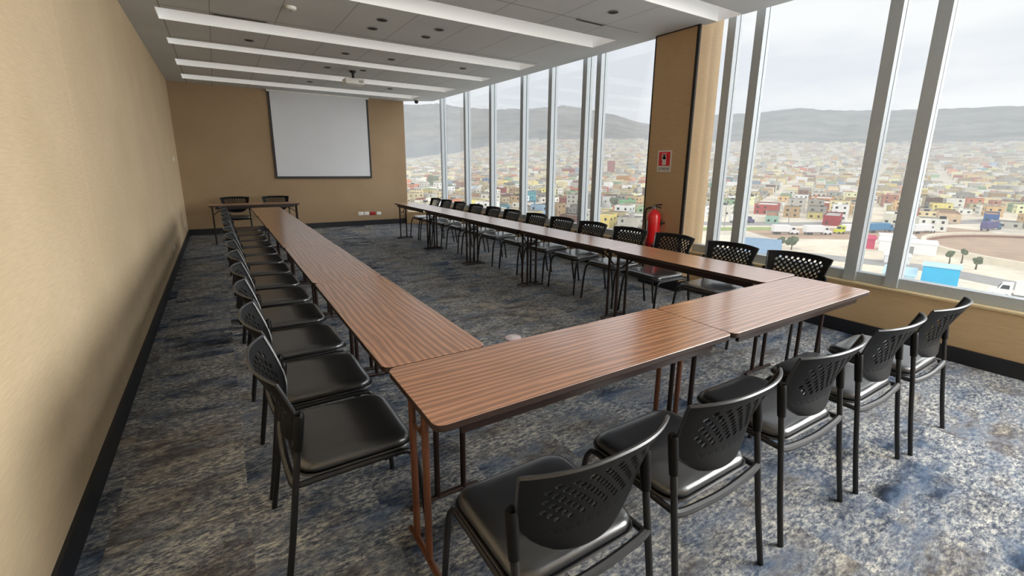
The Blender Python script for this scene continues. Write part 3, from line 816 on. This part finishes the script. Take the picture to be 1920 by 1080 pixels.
rnd = random.Random(5)
cells = []
def field(dmin, dmax, sx, sy, rot):
    c, s = math.cos(rot), math.sin(rot); R_ = dmax*1.1
    nx, ny = int(R_/sx), int(R_/sy)
    for i in range(-nx, nx+1):
        if i % 9 == 4: continue
        for j in range(-ny, ny+1):
            if j % 6 == 3: continue
            gx, gy = i*sx + rnd.uniform(-.05, .05)*sx, j*sy + rnd.uniform(-.05, .05)*sy
            x, y = gx*c - gy*s, gx*s + gy*c
            d = math.hypot(x, y)
            if not dmin <= d < dmax: continue
            az = math.degrees(math.atan2(x, y))
            if not 14 < az < 88: continue
            if az > 52 and d < 290 + 14*math.sin(az): continue
            if az <= 52 and d < 205: continue
            if rnd.random() < .1: continue
            if any(math.hypot(x-p[0], y-p[1]) < p[2]*.5+9 for p in LANDPOS): continue
            cells.append((d, az, x, y, sx*rnd.uniform(.6, .9), sy*rnd.uniform(.6, .9), rnd.choice((3.2, 3.4, 5.8, 6.2, 6.4, 8.8)) * (1 if d < 900 else 1.15), rot + rnd.choice((0, 0, PI/2))*0, rnd.choices(NAMES, WT)[0]))
field(200, 800, 12.5, 11.5, .42)
field(800, 1500, 16, 15, .30)
field(1500, 2600, 23, 22, .5)
cells.sort(key=lambda c_: c_[0])
vis = [c_ for c_ in cells if 19.5 < c_[1] < 84 and not 46.2 < c_[1] < 54.5]
near = vis[:272]; nearset = set(id(c_) for c_ in near)
def jig(col, r):
    k = r.uniform(.88, 1.06); return tuple(max(0, min(250, v*k)) for v in col)
for i, (d, az, x, y, w_, d_, h_, rot, cn) in enumerate(near):
    st = 'one-storey' if h_ < 5 else ('two-storey' if h_ < 8 else 'three-storey')
    side = 'left of the brown pillar' if az < 50 else 'right of the brown pillar'
    lb = 'flat-roofed %s %s house in the city below, seen %s' % (cn, st, side)
    house_obj('house', lb, '%s %s houses %s' % (cn, st, side), x, y, w_, d_, h_, rot, jig(PAL[cn], rnd), i)
bm = B(); lay = bm.loops.layers.color.new('tint')
for c_ in cells:
    if id(c_) in nearset: continue
    d, az, x, y, w_, d_, h_, rot, cn = c_
    add_house(bm, lay, x, y, ground(x, y), w_, d_, h_, rot, jig(PAL[cn], rnd), rnd, d < 520)
o = link('distant_houses', bm, M['house']); tag(o, 'dense mass of small pale distant houses climbing to the hills', 'houses', None, 'stuff')

# trees ------------------------------------------------------------
M['leaf'] = out_simple('dusty_leaves', (92,104,78), .3, 1.2); M['trunk'] = out_simple('tree_trunk', (96,82,70))
def tree(label, x, y, r, h, seed, group=None):
    rr = random.Random(seed)
    t = thing('tree', label, 'tree', (x, y, ground(x, y)), 0, group)
    bm = B(); tube(bm, [(0, 0, -.3), (.1, 0, h*.35), (0, .1, h*.62)], .18, 7, rs=[.24, .18, .12]); link('trunk', bm, M['trunk'], t, True)
    bm = B()
    for k in range(9):
        a = rr.uniform(0, 2*PI); q = r*rr.uniform(.1, .62)
        res = bmesh.ops.create_icosphere(bm, subdivisions=2, radius=r*rr.uniform(.38, .6), matrix=Matrix.Translation((q*math.cos(a), q*math.sin(a), h-r*rr.uniform(.4, 1.3))))
        for v in res['verts']: v.co += Vector((rr.uniform(-1, 1), rr.uniform(-1, 1), rr.uniform(-1, 1)))*r*.07
    link('crown', bm, M['leaf'], t)
    return t
for i, (x, y, r, h, lb) in enumerate([
    (223, 533, 9, 15, 'large dark tree seen through the far corner window'), (198, 425, 5, 9, 'dark tree left of the red building, beside the white one'),
    (183, 241, 4.2, 9, 'round olive tree above the chairs, left of the brick-coloured building'), (190, 207, 3.6, 9, 'grey-green tree beside the close pair of mullions'), (220, 222, 3.2, 8, 'dark tree under the white house left of the pillar'),
    (166, 80, 2.0, 5, 'small round tree behind the window-side chair nearest the camera'), (170, 86, 1.6, 3.6, 'small grey tree beside the small round one'),
    (180.5, 42, 1.2, 4.5, 'slim tree outside the arena wall, leftmost of three'), (188, 41, 1.1, 4.5, 'slim tree outside the arena wall, middle of three'), (180, 36, 1.3, 3.8, 'slim tree outside the arena wall, rightmost of three')]):
    tree(lb, x, y, r, h, 40+i)

# open ground in front of the city --------------------------------
M['asphalt'] = out_simple('asphalt', (158,156,154), .08, .3); M['grass'] = out_simple('dry_grass', (150,164,104), .2, .5)
M['conc'] = out_simple('pale_concrete', (228,218,198), .06); M['dirt'] = out_simple('brown_dirt', (176,150,128), .14, .12); M['dwall'] = out_simple('brown_wall', (150,112,96), .1)
M['owhite'] = out_simple('white_paint', (240,240,240), .03); M['oblue'] = out_simple('blue_paint', (66,132,178), .06); M['ocyan'] = out_simple('cyan_paint', (58,186,232), .04); M['osky'] = out_simple('pale_blue_sheet', (186,220,236), .05)
M['oroof'] = out_simple('grey_blue_roof', (132,158,182), .08); M['oyel'] = out_simple('yellow_green_paint', (214,220,60), .06); M['opink'] = out_simple('magenta_sheet', (198,72,104), .12); M['opurp'] = out_simple('purple_paint', (92,84,136), .08)
M['tyre'] = out_simple('tyre', (40,40,42), .1); M['oglass'] = out_simple('dark_window', (58,66,76), .1); M['ored'] = out_simple('red_paint', (200,66,74), .08); M['ogrey'] = out_simple('grey_paint', (150,152,152), .06)
def strip(name, pts, wid, mat, z=.06):
    bm = B(); P = [Vector(p) for p in pts]; lo = []; hi = []
    for i, p in enumerate(P):
        t = (P[min(i+1, len(P)-1)] - P[max(i-1, 0)]).normalized(); n = Vector((-t.y, t.x))
        lo.append(bm.verts.new((p.x-n.x*wid/2, p.y-n.y*wid/2, Z0+z))); hi.append(bm.verts.new((p.x+n.x*wid/2, p.y+n.y*wid/2, Z0+z)))
    for i in range(len(P)-1): bm.faces.new((lo[i], lo[i+1], hi[i+1], hi[i]))
    bmesh.ops.recalc_face_normals(bm, faces=bm.faces[:])
    for f in bm.faces:
        if f.normal.z < 0: f.normal_flip()
    return struct(name, bm, mat)
strip('road', [(90, 120), (130, 98), (160, 72), (170, 45), (160, 15), (140, -20)], 11, M['asphalt'])
strip('avenue', [(110, 190), (180, 158), (240, 122), (300, 92), (380, 66)], 14, M['asphalt'], .08)
strip('grass_verge', [(150, 150), (185, 130), (222, 112)], 11, M['grass'], .1)
strip('truck_yard', [(196, 112), (225, 92), (262, 74), (300, 62)], 34, M['dirt'], .04)
# oval riding arena
t = thing('dirt_arena', 'round brown dirt arena with a pale wall at the right edge', 'arena', (243, 12, Z0))
bm = B(); lathe(bm, [(53, -.5), (53, 1.9), (51.6, 1.9), (51.6, -.2)], 72); link('pale_wall', bm, M['conc'], t)
bm = B(); lathe(bm, [(51.4, .0), (51.4, 1.0), (50.6, 1.0), (50.6, .0)], 72); link('brown_fence', bm, M['dwall'], t)
bm = B(); bm.faces.new([bm.verts.new((50.5*math.cos(2*PI*k/72), 50.5*math.sin(2*PI*k/72), .12)) for k in range(72)]); link('dirt_floor', bm, M['dirt'], t)
# vehicles
def truck(label, x, y, rz, body, cabm, length=11.0, name='truck', group=None):
    t = thing(name, label, 'truck', (x, y, Z0+.08), rz, group)
    bm = B(); box(bm, -length/2, length/2-.3, -1.3, 1.3, 1.15, 4.0, 0, .08); link('trailer', bm, body, t)
    cx = length/2
    bm = B(); prof = [(cx, .6), (cx+3.6, .6), (cx+3.6, 1.75), (cx+2.3, 1.95), (cx+1.75, 3.3), (cx, 3.45)]
    lo = [bm.verts.new((a, -1.2, b)) for a, b in prof]; hi = [bm.verts.new((a, 1.2, b)) for a, b in prof]
    bm.faces.new(lo); bm.faces.new(hi[::-1])
    for i in range(6): bm.faces.new((lo[i], lo[(i+1)%6], hi[(i+1)%6], hi[i]))
    bmesh.ops.recalc_face_normals(bm, faces=bm.faces[:]); cab = link('cab', bm, cabm, t)
    bm = B(); bm.faces.new([bm.verts.new(p) for p in ((cx+2.33,-1.05,2.05), (cx+2.33,1.05,2.05), (cx+1.86,1.05,3.15), (cx+1.86,-1.05,3.15))])
    for s in (-1.21, 1.21): bm.faces.new([bm.verts.new(p) for p in ((cx+.5,s,2.1), (cx+1.9,s,2.1), (cx+1.6,s,3.0), (cx+.5,s,3.0))])
    link('windscreen', bm, M['oglass'], cab)
    bm = B(); box(bm, -length/2+.2, cx+3.3, -.5, .5, .7, 1.15); link('chassis', bm, M['ogrey'], t)
    for wx in (-length/2+1.2, -length/2+2.5, cx+.7, cx+2.9):
        for s in (-1, 1):
            bm = B(); lathe(bm, [(.3, -.15), (.5, -.15), (.5, .15), (.3, .15)], 14, (wx, s*1.1, .5), axis='y'); link('wheel', bm, M['tyre'], t)
    return t
truck('white truck parked in the dirt yard, left of two side by side', 201.5, 102.5, -.62, M['owhite'], M['owhite'], 7)
truck('white truck parked in the dirt yard, right of two side by side', 213, 94.8, -.5, M['owhite'], M['owhite'], 8)
truck('truck with a yellow-green cab in the dirt yard', 233, 88.0, 2.75, M['owhite'], M['oyel'], 10)
truck('white articulated truck below the window at the right edge', 146, 17.5, 1.72, M['owhite'], M['owhite'], 10)
truck('blue box truck seen between the two right mullions', 248, 84, -.25, M['oblue'], M['oblue'], 12)
truck('white and blue truck on the avenue beyond the grass verge', 224, 136, -.5, M['owhite'], M['opurp'], 9)
truck('white box truck near the yellow silo', 262, 73, -.2, M['owhite'], M['owhite'], 11)
truck('purple truck parked beyond the arena wall', 306, 60, -.1, M['opurp'], M['oblue'], 13)
def shed(label, x, y, rz, w_, d_, h, wallm, roofm, slope=0, name='shed', front=None):
    t = thing(name, label, 'building', (x, y, Z0), rz)
    bm = B(); box(bm, -w_/2, w_/2, -d_/2, d_/2, 0, h); link('walls', bm, wallm, t)
    bm = B(); vs = box(bm, -w_/2-.3, w_/2+.3, -d_/2-.3, d_/2+.3, h, h+.25)
    for v in vs:
        if v.co.y > 0: v.co.z += slope
    link('roof', bm, roofm, t)
    if slope:
        bm = B()
        for s in (-1, 1): bm.faces.new([bm.verts.new(p) for p in ((s*w_/2, -d_/2, h), (s*w_/2, d_/2, h), (s*w_/2, d_/2, h+slope))])
        bm.faces.new([bm.verts.new(p) for p in ((-w_/2, d_/2, h), (w_/2, d_/2, h), (w_/2, d_/2, h+slope))]); link('gable', bm, wallm, t)
    if front:
        bm = B(); box(bm, -w_*.12, w_*.12, -d_/2-.06, -d_/2, 0, h*.7); link('door', bm, front, t)
    return t
shed('grey-blue sloped roof building behind the window-side chairs', 135.5, 75.5, -1.05, 13, 9, 3.0, M['ogrey'], M['oroof'], 3.2, front=M['oglass'])
shed('bright cyan block below the right window', 145.6, 34.9, -1.35, 6.6, 6, 5.0, M['ocyan'], M['osky'], 0)
shed('pale blue flat roof beside the cyan block', 141.6, 41.6, -1.3, 6.0, 8, 2.6, M['osky'], M['osky'], .6, front=M['oglass'])
shed('long white shed with magenta end by the yard', 197, 57.5, -1.25, 15, 7, 3.6, M['owhite'], M['owhite'], .5, front=M['ogrey'])
shed('magenta tarpaulin hut at the end of the long white shed', 195, 68.5, -1.2, 4.5, 5, 3.4, M['opink'], M['opink'], .8)
shed('low white roof beside the road in front of the arena trees', 172, 52, -1.2, 6, 5, 2.2, M['owhite'], M['owhite'], .3, front=M['oglass'])
shed('white long roof above the long white shed', 214, 66, -1.1, 10, 6, 3.2, M['owhite'], M['owhite'], .3)
t = thing('silo', 'bright yellow-green silo in front of the long white building', 'silo', (284, 84.6, Z0))
bm = B(); lathe(bm, [(2.2, 0), (2.2, 6.5), (1.9, 7.4), (.6, 8.2), (.1, 8.3)], 20); link('tank', bm, M['oyel'], t, True)
bm = B()
for s in (-.3, .3): box(bm, -2.36, -2.28, s-.04, s+.04, 0, 7.0)
for k in range(12): box(bm, -2.34, -2.30, -.3, .3, .5+.5*k, .56+.5*k)
link('ladder', bm, M['ogrey'], t)
def lamp_post(label, x, y, h):
    t = thing('street_lamp', label, 'street lamp', (x, y, Z0), 0, 'street lamps')
    bm = B(); tube(bm, [(0, 0, 0), (0, 0, h*.9), (0, 0, h)], .16, 8, rs=[.2, .14, .1]); link('pole', bm, M['ogrey'], t, True)
    bm = B(); tube(bm, [(0, 0, h-.1), (.2, -.9, h+.25), (.3, -1.6, h+.3)], .07, 6); link('arm', bm, M['ogrey'], t, True)
    bm = B(); box(bm, .1, .5, -2.3, -1.5, h+.22, h+.36, 0, .03); link('lamp_head', bm, M['owhite'], t)
lamp_post('tall pale street lamp just right of the pillar by the grass verge', 203, 130, 15)
lamp_post('tall thin street lamp beyond the white trucks', 238, 118, 13)

# ------------------------------------------------------------------ light
w = bpy.data.worlds.new('overcast_sky'); sc.world = w; w.use_nodes = True
nt = w.node_tree; bg = nt.nodes['Background']
tc = nt.nodes.new('ShaderNodeTexCoord'); mp = nt.nodes.new('ShaderNodeMapping'); mp.inputs['Scale'].default_value = (1.2, 1.2, 5)
nz = nt.nodes.new('ShaderNodeTexNoise'); nz.inputs['Scale'].default_value = 2.0; nz.inputs['Detail'].default_value = 4
cr = nt.nodes.new('ShaderNodeValToRGB')
cr.color_ramp.elements[0].position = .38; cr.color_ramp.elements[0].color = lin((232, 236, 243))
cr.color_ramp.elements[1].position = .58; cr.color_ramp.elements[1].color = lin((250, 251, 252))
nt.links.new(tc.outputs['Generated'], mp.inputs[0]); nt.links.new(mp.outputs[0], nz.inputs['Vector']); nt.links.new(nz.outputs['Fac'], cr.inputs[0]); nt.links.new(cr.outputs[0], bg.inputs[0])
bg.inputs[1].default_value = 1.04

def lamp(name, typ, loc, target, energy, color, **kw):
    d = bpy.data.lights.new(name, typ); o = bpy.data.objects.new(name, d); COL.objects.link(o)
    o.location = loc
    o.rotation_euler = (Vector(target)-Vector(loc)).to_track_quat('-Z', 'Y').to_euler()
    d.energy = energy; d.color = color
    for k, v in kw.items(): setattr(d, k, v)
    return o
lamp('sun', 'SUN', (30, -14, 9), (0, 3, 1), 3.7, (1, .985, .97), angle=math.radians(70))
lamp('facade_fill', 'SUN', (-30, -8, 24), (0, 0, 0), 1.5, (1, .98, .94), angle=math.radians(25))  # second sun lamp, added to brighten the shaded house fronts outside
lamp('side_fill', 'AREA', (5.34, -1.6, 2.1), (0, .3, 1.4), 400, (1, .98, .95), shape='RECTANGLE', size=2.6, size_y=2.2)  # added out-of-view fill lamp, stands in for daylight from windows beside the camera
for i, (y, s) in enumerate(((1.0, 3.6), (7.5, 5.5))):
    o = lamp('window_portal', 'AREA', (XG+.08, y, 2.1), (0, y, 2.1), 1, (1, 1, 1), shape='RECTANGLE', size=s, size_y=3.2)
    o.data.cycles.is_portal = True

sc.view_settings.view_transform = 'Standard'
sc.view_settings.look = 'None'
sc.view_settings.exposure = 0.0
sc.cycles.use_denoising = True
sc.cycles.max_bounces = 7
sc.cycles.diffuse_bounces = 4
sc.cycles.use_adaptive_sampling = True
sc.cycles.adaptive_threshold = .02
sc.cycles.transparent_max_bounces = 12
sc.cycles.sample_clamp_indirect = 4.0
sc.cycles.caustics_reflective = False
sc.cycles.caustics_refractive = False
